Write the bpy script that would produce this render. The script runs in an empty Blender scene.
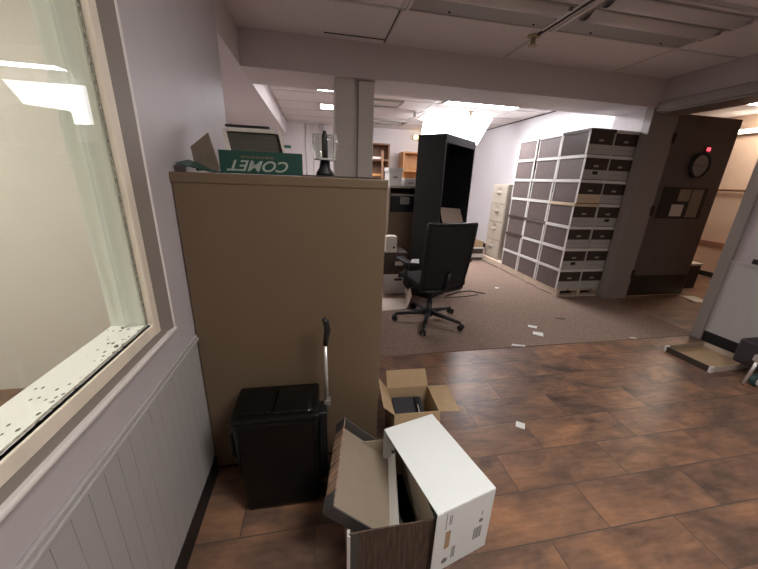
import bpy, bmesh, math, random
from mathutils import Vector, Matrix
random.seed(7)
PI = math.pi
SC = bpy.context.scene
COL = SC.collection

# ------------------------------------------------------------------ materials
def nodes(name):
    m = bpy.data.materials.new(name); m.use_nodes = True
    nt = m.node_tree
    return m, nt, nt.nodes['Principled BSDF'], nt.links

def mat(name, col, rough=.6, metal=0., spec=.5, var=0., scale=30., bump=0., bscale=200., coat=0., stretch=None, trans=0.):
    m, nt, p, L = nodes(name)
    p.inputs['Base Color'].default_value = (*col, 1)
    p.inputs['Roughness'].default_value = rough
    p.inputs['Metallic'].default_value = metal
    p.inputs['Specular IOR Level'].default_value = spec
    p.inputs['Coat Weight'].default_value = coat
    tc = nt.nodes.new('ShaderNodeTexCoord')
    src = tc.outputs['Object']
    if stretch:
        mp = nt.nodes.new('ShaderNodeMapping'); mp.inputs['Scale'].default_value = stretch
        L.new(src, mp.inputs['Vector']); src = mp.outputs['Vector']
    if var:
        n = nt.nodes.new('ShaderNodeTexNoise'); n.inputs['Scale'].default_value = scale; n.inputs['Detail'].default_value = 5
        L.new(src, n.inputs['Vector'])
        r = nt.nodes.new('ShaderNodeValToRGB')
        r.color_ramp.elements[0].position = .3; r.color_ramp.elements[1].position = .7
        r.color_ramp.elements[0].color = (*[c*(1-var) for c in col], 1)
        r.color_ramp.elements[1].color = (*[min(1, c*(1+var)) for c in col], 1)
        L.new(n.outputs['Fac'], r.inputs['Fac']); L.new(r.outputs['Color'], p.inputs['Base Color'])
    if bump:
        n2 = nt.nodes.new('ShaderNodeTexNoise'); n2.inputs['Scale'].default_value = bscale
        L.new(src, n2.inputs['Vector'])
        b = nt.nodes.new('ShaderNodeBump'); b.inputs['Strength'].default_value = bump; b.inputs['Distance'].default_value = .004
        L.new(n2.outputs['Fac'], b.inputs['Height']); L.new(b.outputs['Normal'], p.inputs['Normal'])
    return m

def emit(name, col, s):
    m, nt, p, L = nodes(name)
    p.inputs['Base Color'].default_value = (.8, .8, .8, 1)
    p.inputs['Emission Color'].default_value = (*col, 1)
    p.inputs['Emission Strength'].default_value = s
    return m

def glassy(name, tint=(1, 1, 1), rough=0., ior=1.45):
    m, nt, p, L = nodes(name)
    nt.nodes.remove(p)
    t = nt.nodes.new('ShaderNodeBsdfTransparent'); t.inputs['Color'].default_value = (*tint, 1)
    g = nt.nodes.new('ShaderNodeBsdfGlossy'); g.inputs['Roughness'].default_value = rough
    ge = nt.nodes.new('ShaderNodeNewGeometry')
    d = nt.nodes.new('ShaderNodeVectorMath'); d.operation = 'DOT_PRODUCT'
    L.new(ge.outputs['Normal'], d.inputs[0]); L.new(ge.outputs['Incoming'], d.inputs[1])
    def mth(op, a, b):
        q = nt.nodes.new('ShaderNodeMath'); q.operation = op
        for i, v in enumerate((a, b)):
            if hasattr(v, 'links'): L.new(v, q.inputs[i])
            else: q.inputs[i].default_value = v
        return q.outputs[0]
    f0 = ((ior-1)/(ior+1))**2    # Schlick reflectance, the same on both faces of the sheet
    k = mth('POWER', mth('SUBTRACT', 1.0, mth('ABSOLUTE', d.outputs['Value'], 0)), 5.0)
    fr = mth('ADD', mth('MULTIPLY', k, 1-f0), f0)
    x = nt.nodes.new('ShaderNodeMixShader')
    L.new(fr, x.inputs[0]); L.new(t.outputs[0], x.inputs[1]); L.new(g.outputs[0], x.inputs[2])
    L.new(x.outputs[0], nt.nodes['Material Output'].inputs['Surface'])
    return m

def plank_mat():
    m, nt, p, L = nodes('plank_tile')
    tc = nt.nodes.new('ShaderNodeTexCoord')
    mp = nt.nodes.new('ShaderNodeMapping'); mp.inputs['Location'].default_value = (-.57+.61*4, -2.185+.2075*20, 0)
    L.new(tc.outputs['Object'], mp.inputs['Vector'])
    def brick(c1, c2, mo):
        b = nt.nodes.new('ShaderNodeTexBrick')
        b.offset = .47; b.offset_frequency = 2
        b.inputs['Scale'].default_value = 1; b.inputs['Brick Width'].default_value = .61; b.inputs['Row Height'].default_value = .2075
        b.inputs['Mortar Size'].default_value = .0028; b.inputs['Mortar Smooth'].default_value = .1
        b.inputs['Color1'].default_value = c1; b.inputs['Color2'].default_value = c2; b.inputs['Mortar'].default_value = mo
        L.new(mp.outputs['Vector'], b.inputs['Vector']); return b
    b = brick((0, 0, 0, 1), (1, 1, 1, 1), (0, 0, 0, 1))
    # per-tile random value shifts the stain pattern and tone
    add = nt.nodes.new('ShaderNodeVectorMath'); add.operation = 'MULTIPLY_ADD'
    L.new(b.outputs['Color'], add.inputs[0]); add.inputs[1].default_value = (7.3, 3.1, 11); L.new(tc.outputs['Object'], add.inputs[2])
    st = nt.nodes.new('ShaderNodeMapping'); st.inputs['Scale'].default_value = (1, 1.7, 1)
    L.new(add.outputs[0], st.inputs['Vector'])
    n1 = nt.nodes.new('ShaderNodeTexNoise'); n1.inputs['Scale'].default_value = 3.2; n1.inputs['Detail'].default_value = 5; n1.inputs['Roughness'].default_value = .6; n1.inputs['Distortion'].default_value = .5
    L.new(st.outputs['Vector'], n1.inputs['Vector'])
    r = nt.nodes.new('ShaderNodeValToRGB'); e = r.color_ramp.elements
    e[0].position = .28; e[0].color = (.085, .055, .043, 1)
    e[1].position = .74; e[1].color = (.40, .205, .11, 1)
    a = e.new(.42); a.color = (.16, .095, .068, 1)
    a = e.new(.56); a.color = (.25, .138, .086, 1)
    L.new(n1.outputs['Fac'], r.inputs['Fac'])
    n3 = nt.nodes.new('ShaderNodeTexNoise'); n3.inputs['Scale'].default_value = 28; n3.inputs['Detail'].default_value = 4
    st2 = nt.nodes.new('ShaderNodeMapping'); st2.inputs['Scale'].default_value = (.35, 1.6, 1)
    L.new(add.outputs[0], st2.inputs['Vector']); L.new(st2.outputs['Vector'], n3.inputs['Vector'])
    mx = nt.nodes.new('ShaderNodeMixRGB'); mx.blend_type = 'OVERLAY'; mx.inputs[0].default_value = .45
    L.new(r.outputs['Color'], mx.inputs[1]); L.new(n3.outputs['Fac'], mx.inputs[2])
    mo = nt.nodes.new('ShaderNodeMixRGB'); mo.inputs[2].default_value = (.105, .075, .06, 1)
    L.new(b.outputs['Fac'], mo.inputs[0]); L.new(mx.outputs['Color'], mo.inputs[1])
    L.new(mo.outputs['Color'], p.inputs['Base Color'])
    p.inputs['Roughness'].default_value = .36
    bu = nt.nodes.new('ShaderNodeBump'); bu.invert = True; bu.inputs['Strength'].default_value = .5; bu.inputs['Distance'].default_value = .003
    L.new(b.outputs['Fac'], bu.inputs['Height'])
    b2 = nt.nodes.new('ShaderNodeBump'); b2.inputs['Strength'].default_value = .10; b2.inputs['Distance'].default_value = .01
    L.new(n3.outputs['Fac'], b2.inputs['Height']); L.new(bu.outputs['Normal'], b2.inputs['Normal'])
    L.new(b2.outputs['Normal'], p.inputs['Normal'])
    return m

def beadboard_mat(name, col):
    m, nt, p, L = nodes(name)
    tc = nt.nodes.new('ShaderNodeTexCoord')
    w = nt.nodes.new('ShaderNodeTexWave'); w.bands_direction = 'Y'; w.inputs['Scale'].default_value = 3.4; w.inputs['Distortion'].default_value = 0
    L.new(tc.outputs['Object'], w.inputs['Vector'])
    r = nt.nodes.new('ShaderNodeValToRGB'); r.color_ramp.elements[0].position = 0; r.color_ramp.elements[1].position = .16
    L.new(w.outputs['Fac'], r.inputs['Fac'])
    b = nt.nodes.new('ShaderNodeBump'); b.inputs['Strength'].default_value = .22; b.inputs['Distance'].default_value = .002
    L.new(r.outputs['Color'], b.inputs['Height']); L.new(b.outputs['Normal'], p.inputs['Normal'])
    p.inputs['Base Color'].default_value = (*col, 1); p.inputs['Roughness'].default_value = .45
    return m

def spots_mat(name, col, spot):
    m, nt, p, L = nodes(name)
    tc = nt.nodes.new('ShaderNodeTexCoord')
    mp = nt.nodes.new('ShaderNodeMapping'); mp.inputs['Scale'].default_value = (1, .6, 1)
    L.new(tc.outputs['Object'], mp.inputs['Vector'])
    v = nt.nodes.new('ShaderNodeTexVoronoi'); v.inputs['Scale'].default_value = 75
    n = nt.nodes.new('ShaderNodeTexNoise'); n.inputs['Scale'].default_value = 9
    L.new(mp.outputs['Vector'], v.inputs['Vector']); L.new(tc.outputs['Object'], n.inputs['Vector'])
    a = nt.nodes.new('ShaderNodeMath'); a.operation = 'MULTIPLY_ADD'; a.inputs[1].default_value = -.62; 
    L.new(n.outputs['Fac'], a.inputs[0]); L.new(v.outputs['Distance'], a.inputs[2])
    r = nt.nodes.new('ShaderNodeValToRGB'); r.color_ramp.elements[0].position = 0; r.color_ramp.elements[1].position = .05
    a2 = nt.nodes.new('ShaderNodeMath'); a2.operation = 'ADD'; a2.inputs[1].default_value = .175
    L.new(a.outputs[0], a2.inputs[0]); L.new(a2.outputs[0], r.inputs['Fac'])
    r.color_ramp.elements[0].color = (*spot, 1); r.color_ramp.elements[1].color = (*col, 1)
    L.new(r.outputs['Color'], p.inputs['Base Color']); p.inputs['Roughness'].default_value = .5
    return m

def tile_mat(name, col):
    return mat(name, col, .9, var=.07, scale=120, bump=.25, bscale=140)

M = {}
M['wall'] = mat('wall_paint', (.52, .476, .492), .5, var=.03, scale=6, bump=.03, bscale=90)
M['far_wall'] = mat('far_wall_paint', (.74, .745, .78), .2, spec=.5, bump=.02, bscale=60)
M['far_left'] = mat('far_plain_paint', (.70, .65, .655), .5)
M['beam'] = mat('beam_paint', (.66, .60, .595), .6, var=.02, scale=8)
M['ceil'] = tile_mat('ceiling_tile', (.78, .735, .73))
M['tee'] = mat('ceiling_grid_metal', (.60, .57, .56), .5)
M['gap'] = mat('dark_gap', (.03, .028, .027), .9)
M['bead'] = beadboard_mat('beadboard', (.52, .50, .495))
M['rail'] = mat('rail_paint', (.44, .418, .412), .4)
M['base'] = mat('black_vinyl_base', (.012, .012, .013), .5)
M['floor'] = plank_mat()
M['carpet'] = mat('carpet', (.27, .195, .155), .97, spec=.1, var=.34, scale=110, bump=.8, bscale=260)
M['casing'] = mat('taupe_casing', (.25, .215, .19), .4)
M['bead_white'] = mat('white_bead', (.74, .71, .68), .4)
M['stop'] = mat('raw_wood_stop', (.80, .715, .59), .55, var=.08, scale=18, stretch=(1, 1, .2))
M['reveal'] = mat('green_white_reveal', (.80, .82, .75), .5)
M['sill'] = spots_mat('mildewed_sill', (.78, .77, .73), (.05, .045, .04))
M['putty'] = mat('grey_sealant', (.28, .27, .22), .8, var=.6, scale=160)
M['pane'] = glassy('window_glass', (.97, .98, .96), 0, 1.42)
M['beige'] = mat('beige_room_paint', (.70, .67, .60), .6, var=.02, scale=4)
M['ivory'] = mat('ivory_top', (.78, .72, .52), .4)
M['door'] = mat('door_brown', (.13, .105, .095), .4, var=.06, scale=9)
M['jamb'] = mat('jamb_shaded_paint', (.30, .265, .245), .45)  # off-white trim, with shade darkened into its colour
M['kick'] = mat('kick_plate', (.02, .018, .017), .4)
M['hinge'] = mat('hinge_metal', (.05, .045, .04), .4, metal=.6)
M['peach'] = mat('corridor_paint', (.72, .55, .43), .55, var=.03, scale=5)
M['peach_stripe'] = mat('corridor_rail', (.35, .18, .13), .5)
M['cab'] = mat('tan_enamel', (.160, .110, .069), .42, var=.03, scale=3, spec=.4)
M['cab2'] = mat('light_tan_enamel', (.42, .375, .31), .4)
M['black'] = mat('black_plastic', (.010, .010, .011), .45)
M['blackmesh'] = mat('black_mesh_fabric', (.008, .008, .009), .8, bump=.4, bscale=700)
M['blackfab'] = mat('black_seat_fabric', (.014, .014, .016), .9, bump=.4, bscale=500)
M['case'] = mat('black_leatherette', (.0035, .004, .004), .24, spec=.3, bump=.12, bscale=50, coat=.1)
M['shelfblack'] = mat('black_laminate', (.013, .014, .018), .4)
M['chrome'] = mat('chrome', (.75, .74, .72), .38, metal=.8)
M['grey_metal'] = mat('grey_metal', (.40, .39, .38), .4, metal=.7)
M['white_card'] = mat('white_card', (.84, .87, .865), .7, var=.015, scale=6)
M['print'] = mat('grey_print', (.25, .24, .25), .8)
M['kraft'] = mat('kraft_card', (.45, .315, .185), .85, var=.05, scale=25)
M['kraft_in'] = mat('kraft_inside', (.33, .265, .20), .85, var=.03, scale=20)  # kraft with the lid's inner shadow put into its colour
M['wood_print'] = mat('woodgrain_print', (.085, .055, .04), .6, var=.55, scale=16, stretch=(6, 6, .6))
M['wood_print_h'] = mat('woodgrain_edge', (.30, .19, .13), .6, var=.75, scale=22, stretch=(.6, 5, .6))
M['corner'] = mat('dark_corner_tape', (.075, .07, .068), .55)
M['stack_wood'] = mat('file_box_woodgrain', (.135, .105, .10), .55, var=.25, scale=10, stretch=(3, 10, 2))
M['stack_front'] = mat('file_box_drawer_brown', (.055, .038, .03), .6, var=.2, scale=12)
M['stack_white'] = mat('file_box_white', (.74, .72, .70), .6)
M['stack_shaded_white'] = mat('file_box_shaded_white', (.47, .445, .42), .7)  # white card, with the stack front's shade put into its grey
M['stack_tan'] = mat('file_box_tan', (.66, .52, .36), .6)
M['gloss_brown'] = mat('glossy_brown', (.10, .082, .078), .22)
M['pallet'] = mat('pallet_wood', (.60, .49, .385), .75, var=.12, scale=8, stretch=(4, .6, 4))
M['green'] = mat('green_card', (.010, .062, .046), .45)
M['letter'] = mat('pale_letter', (.36, .40, .35), .6)
M['redletter'] = mat('faded_letter', (.13, .11, .075), .6)
M['tray'] = mat('olive_tray', (.075, .07, .052), .6, var=.2, scale=20, stretch=(.3, 1, 6))
M['cream'] = mat('cream_board', (.68, .62, .54), .6)
M['dkbrown'] = mat('dark_brown_board', (.055, .035, .025), .6)
M['clear'] = glassy('clear_plastic', (.90, .91, .90), .12, 1.75)
M['clear_ring'] = mat('frosted_ring', (.5, .5, .49), .3)
M['paper'] = mat('paper', (.82, .82, .80), .8)
M['orange_wood'] = mat('orange_wood', (.58, .29, .10), .45, var=.12, scale=6, stretch=(6, 6, .6))
M['brown_wood'] = mat('brown_wood', (.24, .12, .06), .5, var=.15, scale=6)
M['dev'] = mat('dark_device', (.045, .045, .055), .35)
M['copier'] = mat('copier_grey', (.34, .32, .29), .5)
M['pink_card'] = mat('pale_card', (.60, .50, .42), .8)
M['tubeoff'] = mat('unlit_tube', (.72, .69, .68), .3)
M['pan'] = mat('troffer_pan', (.40, .375, .37), .45)
M['sprink'] = mat('aged_brass', (.44, .37, .22), .4)
M['lamp'] = emit('lit_diffuser', (1, .97, .995), 36)
M['lamp_lens'] = emit('hanging_lens', (1, .975, 1.0), 9)  # lens is lit by the tubes; its glow is put in as emission
M['lamp_tube'] = emit('dim_tube', (1, .97, 1), 2.5)
M['lamp_bulb'] = emit('emergency_bulb', (1, .66, .25), 6)
M['lamp_side'] = emit('side_room_diffuser', (1, .97, .92), 24)
M['lamp_corr'] = emit('corridor_diffuser', (1, .86, .72), 36)
M['lamp_room'] = emit('near_diffuser', (1, .96, .92), 24)
M['red'] = emit('red_led', (1, .05, .10), 2.2)
M['plum'] = mat('dark_plum_fabric', (.04, .03, .034), .7)
M['teal'] = mat('teal_rubber', (.02, .06, .06), .5)
M['yellow'] = mat('yellow_card', (.72, .60, .2), .6)
M['white_metal'] = mat('white_enamel', (.72, .68, .66), .45)
M['green_sign'] = mat('green_sign', (.02, .12, .10), .5)

# ------------------------------------------------------------------ mesh builder
class MB:
    def __init__(s): s.bm = bmesh.new()
    def _add(s, vs, fs, mi=0):
        v = [s.bm.verts.new(p) for p in vs]
        for f in fs:
            try:
                q = s.bm.faces.new([v[i] for i in f]); q.material_index = mi
            except ValueError: pass
    def box(s, x0, x1, y0, y1, z0, z1, mi=0):
        p = [(x, y, z) for z in (z0, z1) for y in (y0, y1) for x in (x0, x1)]
        s._add(p, [(0, 2, 3, 1), (4, 5, 7, 6), (0, 1, 5, 4), (2, 6, 7, 3), (0, 4, 6, 2), (1, 3, 7, 5)], mi); return s
    def hexa(s, p, mi=0):   # 4 bottom points ccw then 4 top points
        s._add(p, [(3, 2, 1, 0), (4, 5, 6, 7), (0, 1, 5, 4), (1, 2, 6, 5), (2, 3, 7, 6), (3, 0, 4, 7)], mi); return s
    def slab(s, a, b, c, d, t, mi=0):   # quad a b c d thickened by t along its normal
        a, b, c, d = map(Vector, (a, b, c, d)); n = (b-a).cross(d-a).normalized()*t
        return s.hexa([a, b, c, d, a+n, b+n, c+n, d+n], mi)
    def tube(s, pts, r, n=10, mi=0, caps=True):
        pts = [Vector(p) for p in pts]; rs = r if isinstance(r, (list, tuple)) else [r]*len(pts)
        rings = []; up = None
        for i, p in enumerate(pts):
            t = ((pts[min(i+1, len(pts)-1)]-p).normalized() + (p-pts[max(i-1, 0)]).normalized()).normalized()
            if up is None: up = t.orthogonal().normalized()
            up = (up - t*up.dot(t)).normalized(); w = t.cross(up)
            rings.append([s.bm.verts.new(p + (up*math.cos(2*PI*k/n) + w*math.sin(2*PI*k/n))*rs[i]) for k in range(n)])
        for a, b in zip(rings, rings[1:]):
            for k in range(n):
                f = s.bm.faces.new((a[k], a[(k+1) % n], b[(k+1) % n], b[k])); f.material_index = mi; f.smooth = True
        if caps:
            f = s.bm.faces.new(rings[0][::-1]); f.material_index = mi
            f = s.bm.faces.new(rings[-1]); f.material_index = mi
        return s
    def lathe(s, prof, c=(0, 0, 0), n=24, mi=0, closed=True):   # prof: (r, z)
        rings = [[s.bm.verts.new((c[0]+r*math.cos(2*PI*k/n), c[1]+r*math.sin(2*PI*k/n), c[2]+z)) for k in range(n)] for r, z in prof]
        for a, b in zip(rings, rings[1:]):
            for k in range(n):
                f = s.bm.faces.new((a[k], a[(k+1) % n], b[(k+1) % n], b[k])); f.smooth = True; f.material_index = mi
        if closed:
            s.bm.faces.new(rings[0][::-1]); s.bm.faces.new(rings[-1])
        return s
    def sheet(s, fn, nu, nv, t):   # fn(u,v)->point, thickened downwards by t
        g = [[Vector(fn(i/nu, j/nv)) for j in range(nv+1)] for i in range(nu+1)]
        T = [[s.bm.verts.new(p) for p in r] for r in g]
        nrm = (g[1][0]-g[0][0]).cross(g[0][1]-g[0][0]).normalized()*t
        B = [[s.bm.verts.new(p-nrm) for p in r] for r in g]
        for i in range(nu):
            for j in range(nv):
                f = s.bm.faces.new((T[i][j], T[i+1][j], T[i+1][j+1], T[i][j+1])); f.smooth = True
                f = s.bm.faces.new((B[i][j], B[i][j+1], B[i+1][j+1], B[i+1][j])); f.smooth = True
        for i in range(nu):
            s.bm.faces.new((T[i][0], B[i][0], B[i+1][0], T[i+1][0])); s.bm.faces.new((T[i][nv], T[i+1][nv], B[i+1][nv], B[i][nv]))
        for j in range(nv):
            s.bm.faces.new((T[0][j], T[0][j+1], B[0][j+1], B[0][j])); s.bm.faces.new((T[nu][j], B[nu][j], B[nu][j+1], T[nu][j+1]))
        return s
    def xf(s, m): bmesh.ops.transform(s.bm, matrix=m, verts=s.bm.verts); return s
    def build(s, name, mats, parent=None, bevel=0, seg=2, sub=0):
        bmesh.ops.recalc_face_normals(s.bm, faces=s.bm.faces)
        me = bpy.data.meshes.new(name); s.bm.to_mesh(me); s.bm.free()
        for m in (mats if isinstance(mats, (list, tuple)) else [mats]): me.materials.append(m)
        o = bpy.data.objects.new(name, me); COL.objects.link(o)
        if bevel:
            b = o.modifiers.new('bevel', 'BEVEL'); b.width = bevel; b.segments = seg; b.limit_method = 'ANGLE'; b.angle_limit = .6
        if sub:
            b = o.modifiers.new('sub', 'SUBSURF'); b.levels = sub; b.render_levels = sub
        if parent: o.parent = parent
        return o

def box(*a): return MB().box(*a)
def thing(name, label, cat, loc=(0, 0, 0), rz=0, group=None):
    o = bpy.data.objects.new(name, None); COL.objects.link(o); o.empty_display_size = .1
    o.location = loc; o.rotation_euler = (0, 0, rz); o['label'] = label; o['category'] = cat
    if group: o['group'] = group
    return o
def tag(o, label, cat, group=None):
    o['label'] = label; o['category'] = cat
    if group: o['group'] = group
    return o
def struct(name, mb, m, parent=None, bevel=0):
    o = mb.build(name, m, parent, bevel)
    o['kind'] = 'structure'
    return o
def dup(root, loc, rz, label, group=None):
    r = root.copy(); COL.objects.link(r); r.location = loc; r.rotation_euler = (0, 0, rz); r['label'] = label
    if group: r['group'] = group
    for ch in list(root.children):
        c = ch.copy(); COL.objects.link(c); c.parent = r
        for g in list(ch.children):
            d = g.copy(); COL.objects.link(d); d.parent = c
    return r

# ------------------------------------------------------------------ camera
cam = bpy.data.objects.new('camera', bpy.data.cameras.new('camera')); COL.objects.link(cam)
cam.data.sensor_width = 36; cam.data.lens = 36*316/758; cam.data.clip_start = .02
R = Vector((.982, -.186, .037)).normalized(); W = Vector((.188, .931, -.314)).normalized()
R = (R - W*R.dot(W)).normalized(); U = R.cross(W)
cam.matrix_world = Matrix(((R.x, U.x, -W.x, 0), (R.y, U.y, -W.y, 0), (R.z, U.z, -W.z, 1.35), (0, 0, 0, 1)))
SC.camera = cam

# ------------------------------------------------------------------ setting
H = 2.47
struct('floor', box(-3.3, 6.7, -3.3, 2.185, -.06, 0).box(3.70, 6.7, 2.185, 7, -.06, 0), M['floor'])
struct('trim_1', box(-1.7, 3.70, 2.185, 7.95, -.06, .004), M['carpet'])
# near left wall (partition with the window), thick .085
mb = MB()
mb.box(-.585, -.5, -3.2, 2.15, 0, .912).box(-.585, -.5, -3.2, 2.15, 2.05, H)
mb.box(-.585, -.5, -3.2, -.575, .912, 2.05).box(-.585, -.5, .981, 2.15, .912, 2.05)
wl = struct('wall_left', mb, M['wall'])
struct('baseboard_left', box(-.5, -.489, -3.2, 1.268, 0, .1).box(-.5, -.489, 1.76, 2.15, 0, .1), M['base'])
mb = box(-.5, -.4945, -3.2, 1.268, .1, .70).box(-.5, -.492, 1.76, 2.15, .1, .70)
yb = -1.2
while yb < 1.22:
    mb.box(-.4945, -.4925, yb, yb+.0495, .1, .70); yb += .053
struct('trim_2', mb, M['rail'])
mb = box(-.5, -.484, -3.2, 1.268, .700, .714).box(-.5, -.489, -3.2, 1.268, .714, .728).box(-.5, -.476, 1.76, 2.15, .698, .728)
struct('trim_3', mb, M['rail'], None, .003)
# recess + far left wall
struct('wall_recess', box(-3.3, -.585, 2.15, 2.22, 0, H), M['far_left'])
struct('wall_farleft', box(-1.6, -1.5, 2.22, 7.8, 0, H), M['far_left'])
struct('wall_far', box(-1.6, 3.75, 7.8, 7.9, 0, H), M['far_left'])
struct('wall_farright', box(3.68, 3.95, 3.74, 7.8, 0, H), M['far_wall'])
struct('baseboard_far', box(-1.5, 3.68, 7.785, 7.8, 0, .1), M['base'])
struct('baseboard_farright', box(3.668, 3.68, 3.75, 7.785, 0, .1), M['base'])
struct('wall_soffit', box(-1.5, -.59, 2.22, 7.8, 2.2, H), M['far_left'])
struct('wall_beam', box(-.59, 3.64, 3.2, 3.735, 2.2, H), M['beam'])
# right wall, thick .31, with the door opening y 2.19..3.2
mb = box(3.64, 3.95, -3.2, 2.19, 0, H).box(3.64, 3.95, 2.19, 3.22, 2.155, H).box(3.64, 3.95, 3.22, 3.74, 0, H)
struct('wall_right', mb, M['wall'])
struct('trim_4', box(3.625, 3.64, -3.2, 2.10, .1, .765).box(3.615, 3.64, -3.2, 2.10, .765, .785), M['bead'])
struct('baseboard_right', box(3.622, 3.64, -3.2, 2.10, 0, .1), M['base'])
struct('trim_5', box(3.59, 3.64, 3.20, 3.30, 0, 2.20), M['jamb'], None, .006)   # column at the end of the beam
struct('wall_back', box(-3.3, 3.95, -3.3, -3.2, 0, H), M['wall'])
struct('ceiling', box(-.585, 3.95, -3.3, 3.2, H, H+.08).box(-1.6, 3.95, 3.2, 7.9, H, H+.08).box(-1.6, -.585, 2.15, 3.2, H, H+.08), M['ceil'])
# ceiling grid
mb = MB()
for x in (.605, 1.735, 2.955): mb.box(x-.012, x+.012, -3.2, 3.2, H-.005, H)
for k in range(-7, 1): mb.box(-.5, 3.64, 2.59+.61*k-.012, 2.59+.61*k+.012, H-.005, H)
for x in (-.57, .605, 1.78, 3.10): mb.box(x-.012, x+.012, 3.735, 7.8, H-.005, H)
for k in range(6): mb.box(-.59, 3.68, 4.49+.61*k-.012, 4.49+.61*k+.012, H-.005, H)
struct('trim_6', mb, M['tee'])
struct('trim_7', box(.09, .60, 3.10, 3.108, H-.006, H-.001).box(.594, .603, 2.6, 3.15, H-.007, H-.001).box(1.705, 1.727, 1.5, 2.66, H-.012, H-.001).box(3.662, 3.68, 3.735, 7.8, H-.012, H), M['gap'])
# door casing and door frame
mb = MB()
mb.box(3.605, 3.64, 2.10, 3.20, 2.155, 2.245).box(3.605, 3.64, 2.10, 2.19, 0, 2.155)
d1 = struct('door_1', mb, M['jamb'], None, .006)
mb = MB().box(3.64, 3.945, 3.205, 3.222, 0, 2.155).box(3.64, 3.945, 2.188, 2.205, 0, 2.155).box(3.64, 3.945, 2.205, 3.205, 2.14, 2.157)
struct('door_frame', mb, M['jamb'], d1)
# leaf swung open 90 degrees into the corridor, face towards the room
lf = struct('door_leaf', box(3.955, 4.88, 3.225, 3.268, .02, 2.17), M['door'], d1, .004)
lf['label'] = 'dark brown leaf standing open into the corridor'
struct('kick_plate', box(3.985, 4.86, 3.221, 3.226, .03, .30), M['kick'], lf)
struct('vision_panel', box(4.05, 4.72, 3.219, 3.226, 1.03, 1.40), M['kick'], lf)
for z in (.32, 1.12, 1.92):
    struct('hinge', box(3.925, 3.99, 3.205, 3.228, z-.06, z+.06), M['hinge'], lf, .004)
# corridor
struct('wall_corridor', box(6.5, 6.6, 0, 7, 0, 2.5), M['peach'])
struct('wall_corridor_end', box(3.95, 6.6, 6.0, 6.1, 0, 2.5).box(3.95, 6.6, -.1, 0, 0, 2.5), M['peach'])
struct('wall_corridor_side', box(3.951, 3.96, 3.75, 6.0, 0, 2.5).box(3.951, 3.96, 0, 2.0, 0, 2.5), M['peach'])
struct('ceiling_corridor', box(3.95, 6.6, 0, 6.1, 2.5, 2.55), M['ceil'])
struct('trim_8', box(6.48, 6.5, 0, 6, .52, .58), M['peach_stripe'])
struct('baseboard_corridor', box(6.488, 6.5, 0, 6, 0, .08), M['base'])
# side room behind the window
struct('wall_sideroom', box(-3.3, -3.2, -3.2, 2.15, 0, H), M['beige'])
struct('wall_sideroom_end', box(-3.2, -.585, 2.10, 2.15, 0, H).box(-3.2, -.59, -3.2, -3.15, 0, H).box(-.592, -.586, 1.01, 2.10, 0, H), M['beige'])
struct('ceiling_sideroom', box(-3.3, -.585, -3.3, 2.15, H, H+.08), M['ceil'])

# window
w1 = struct('window_1', box(-.60, -.492, .945, .956, .9, 2.05), M['reveal'])
# reveal: thin lining on the jamb with a raised stop, head, sill
struct('window_lining', box(-.565, -.553, .928, .946, .905, 2.05).box(-.60, -.50, -.60, .946, 2.04, 2.052), M['reveal'], w1)
struct('window_sill', box(-.60, -.492, -.6, .946, .885, .902), M['sill'], w1)
struct('window_pane', box(-.512, -.508, -.6, .948, .9, 2.045), M['pane'], w1)
struct('window_seal', box(-.508, -.503, .9415, .948, .9, 2.05).box(-.508, -.503, -.6, .948, .899, .9035), M['putty'], w1)
mb = MB().box(-.504, -.487, .944, .978, .86, 2.08).box(-.504, -.487, -.6, .944, .866, .902)
struct('window_stop', mb, M['stop'], w1, .003)
mb = MB()
# side casing: slopes back from the stop to the wall, then a bead
mb.hexa([(-.5, .978, .84), (-.5, 1.036, .84), (-.476, 1.036, .84), (-.490, .978, .84), (-.5, .978, 2.12), (-.5, 1.036, 2.12), (-.476, 1.036, 2.12), (-.490, .978, 2.12)])
mb.hexa([(-.5, -.6, .848), (-.482, -.6, .848), (-.482, 1.0, .848), (-.5, 1.0, .848), (-.5, -.6, .866), (-.487, -.6, .866), (-.487, 1.0, .866), (-.5, 1.0, .866)])
struct('window_casing', mb, M['casing'], w1)
struct('window_bead', box(-.5, -.468, -.6, 1.046, .836, .848).box(-.5, -.472, 1.036, 1.046, .848, 2.12), M['bead_white'], w1, .004)

w1.location = (0, .025, .012)
# pillar under the beam
M['pillar'] = mat('pillar_paint', (.64, .61, .55), .5)
p1 = struct('trim_9', box(.185, .365, 3.26, 3.62, 0, 2.2).box(.365, .40, 3.30, 3.60, 0, 2.2).box(.40, .545, 3.25, 3.62, 0, 2.19), M['pillar'], None, .004)

# ------------------------------------------------------------------ lights
def ceiling_light(x0, x1, y0, y1, label, lamp, z=H, group=None, bars=0):
    t = thing('ceiling_light', label, 'ceiling light', ((x0+x1)/2, (y0+y1)/2, z), 0, group)
    w, d = (x1-x0)/2, (y1-y0)/2
    fr = MB().box(-w, w, -d, -d+.025, -.012, 0).box(-w, w, d-.025, d, -.012, 0).box(-w, -w+.025, -d+.025, d-.025, -.012, 0).box(w-.025, w, -d+.025, d-.025, -.012, 0)
    fr.build('light_frame', M['white_metal'], t)
    box(-w+.025, w-.025, -d+.025, d-.025, -.008, -.001).build('diffuser', lamp, t)
    return t
ceiling_light(1.87, 3.05, 4.49, 5.10, 'lit ceiling panel just beyond the beam, in front of the hanging lens', M['lamp'])
ceiling_light(.08, .69, 5.72, 6.12, 'small lit ceiling panel at the left edge of the pillar', M['lamp'])
ceiling_light(.03, .69, 4.45, 4.93, 'small lit ceiling panel left of the pillar, just beyond the beam', M['lamp'])
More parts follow.
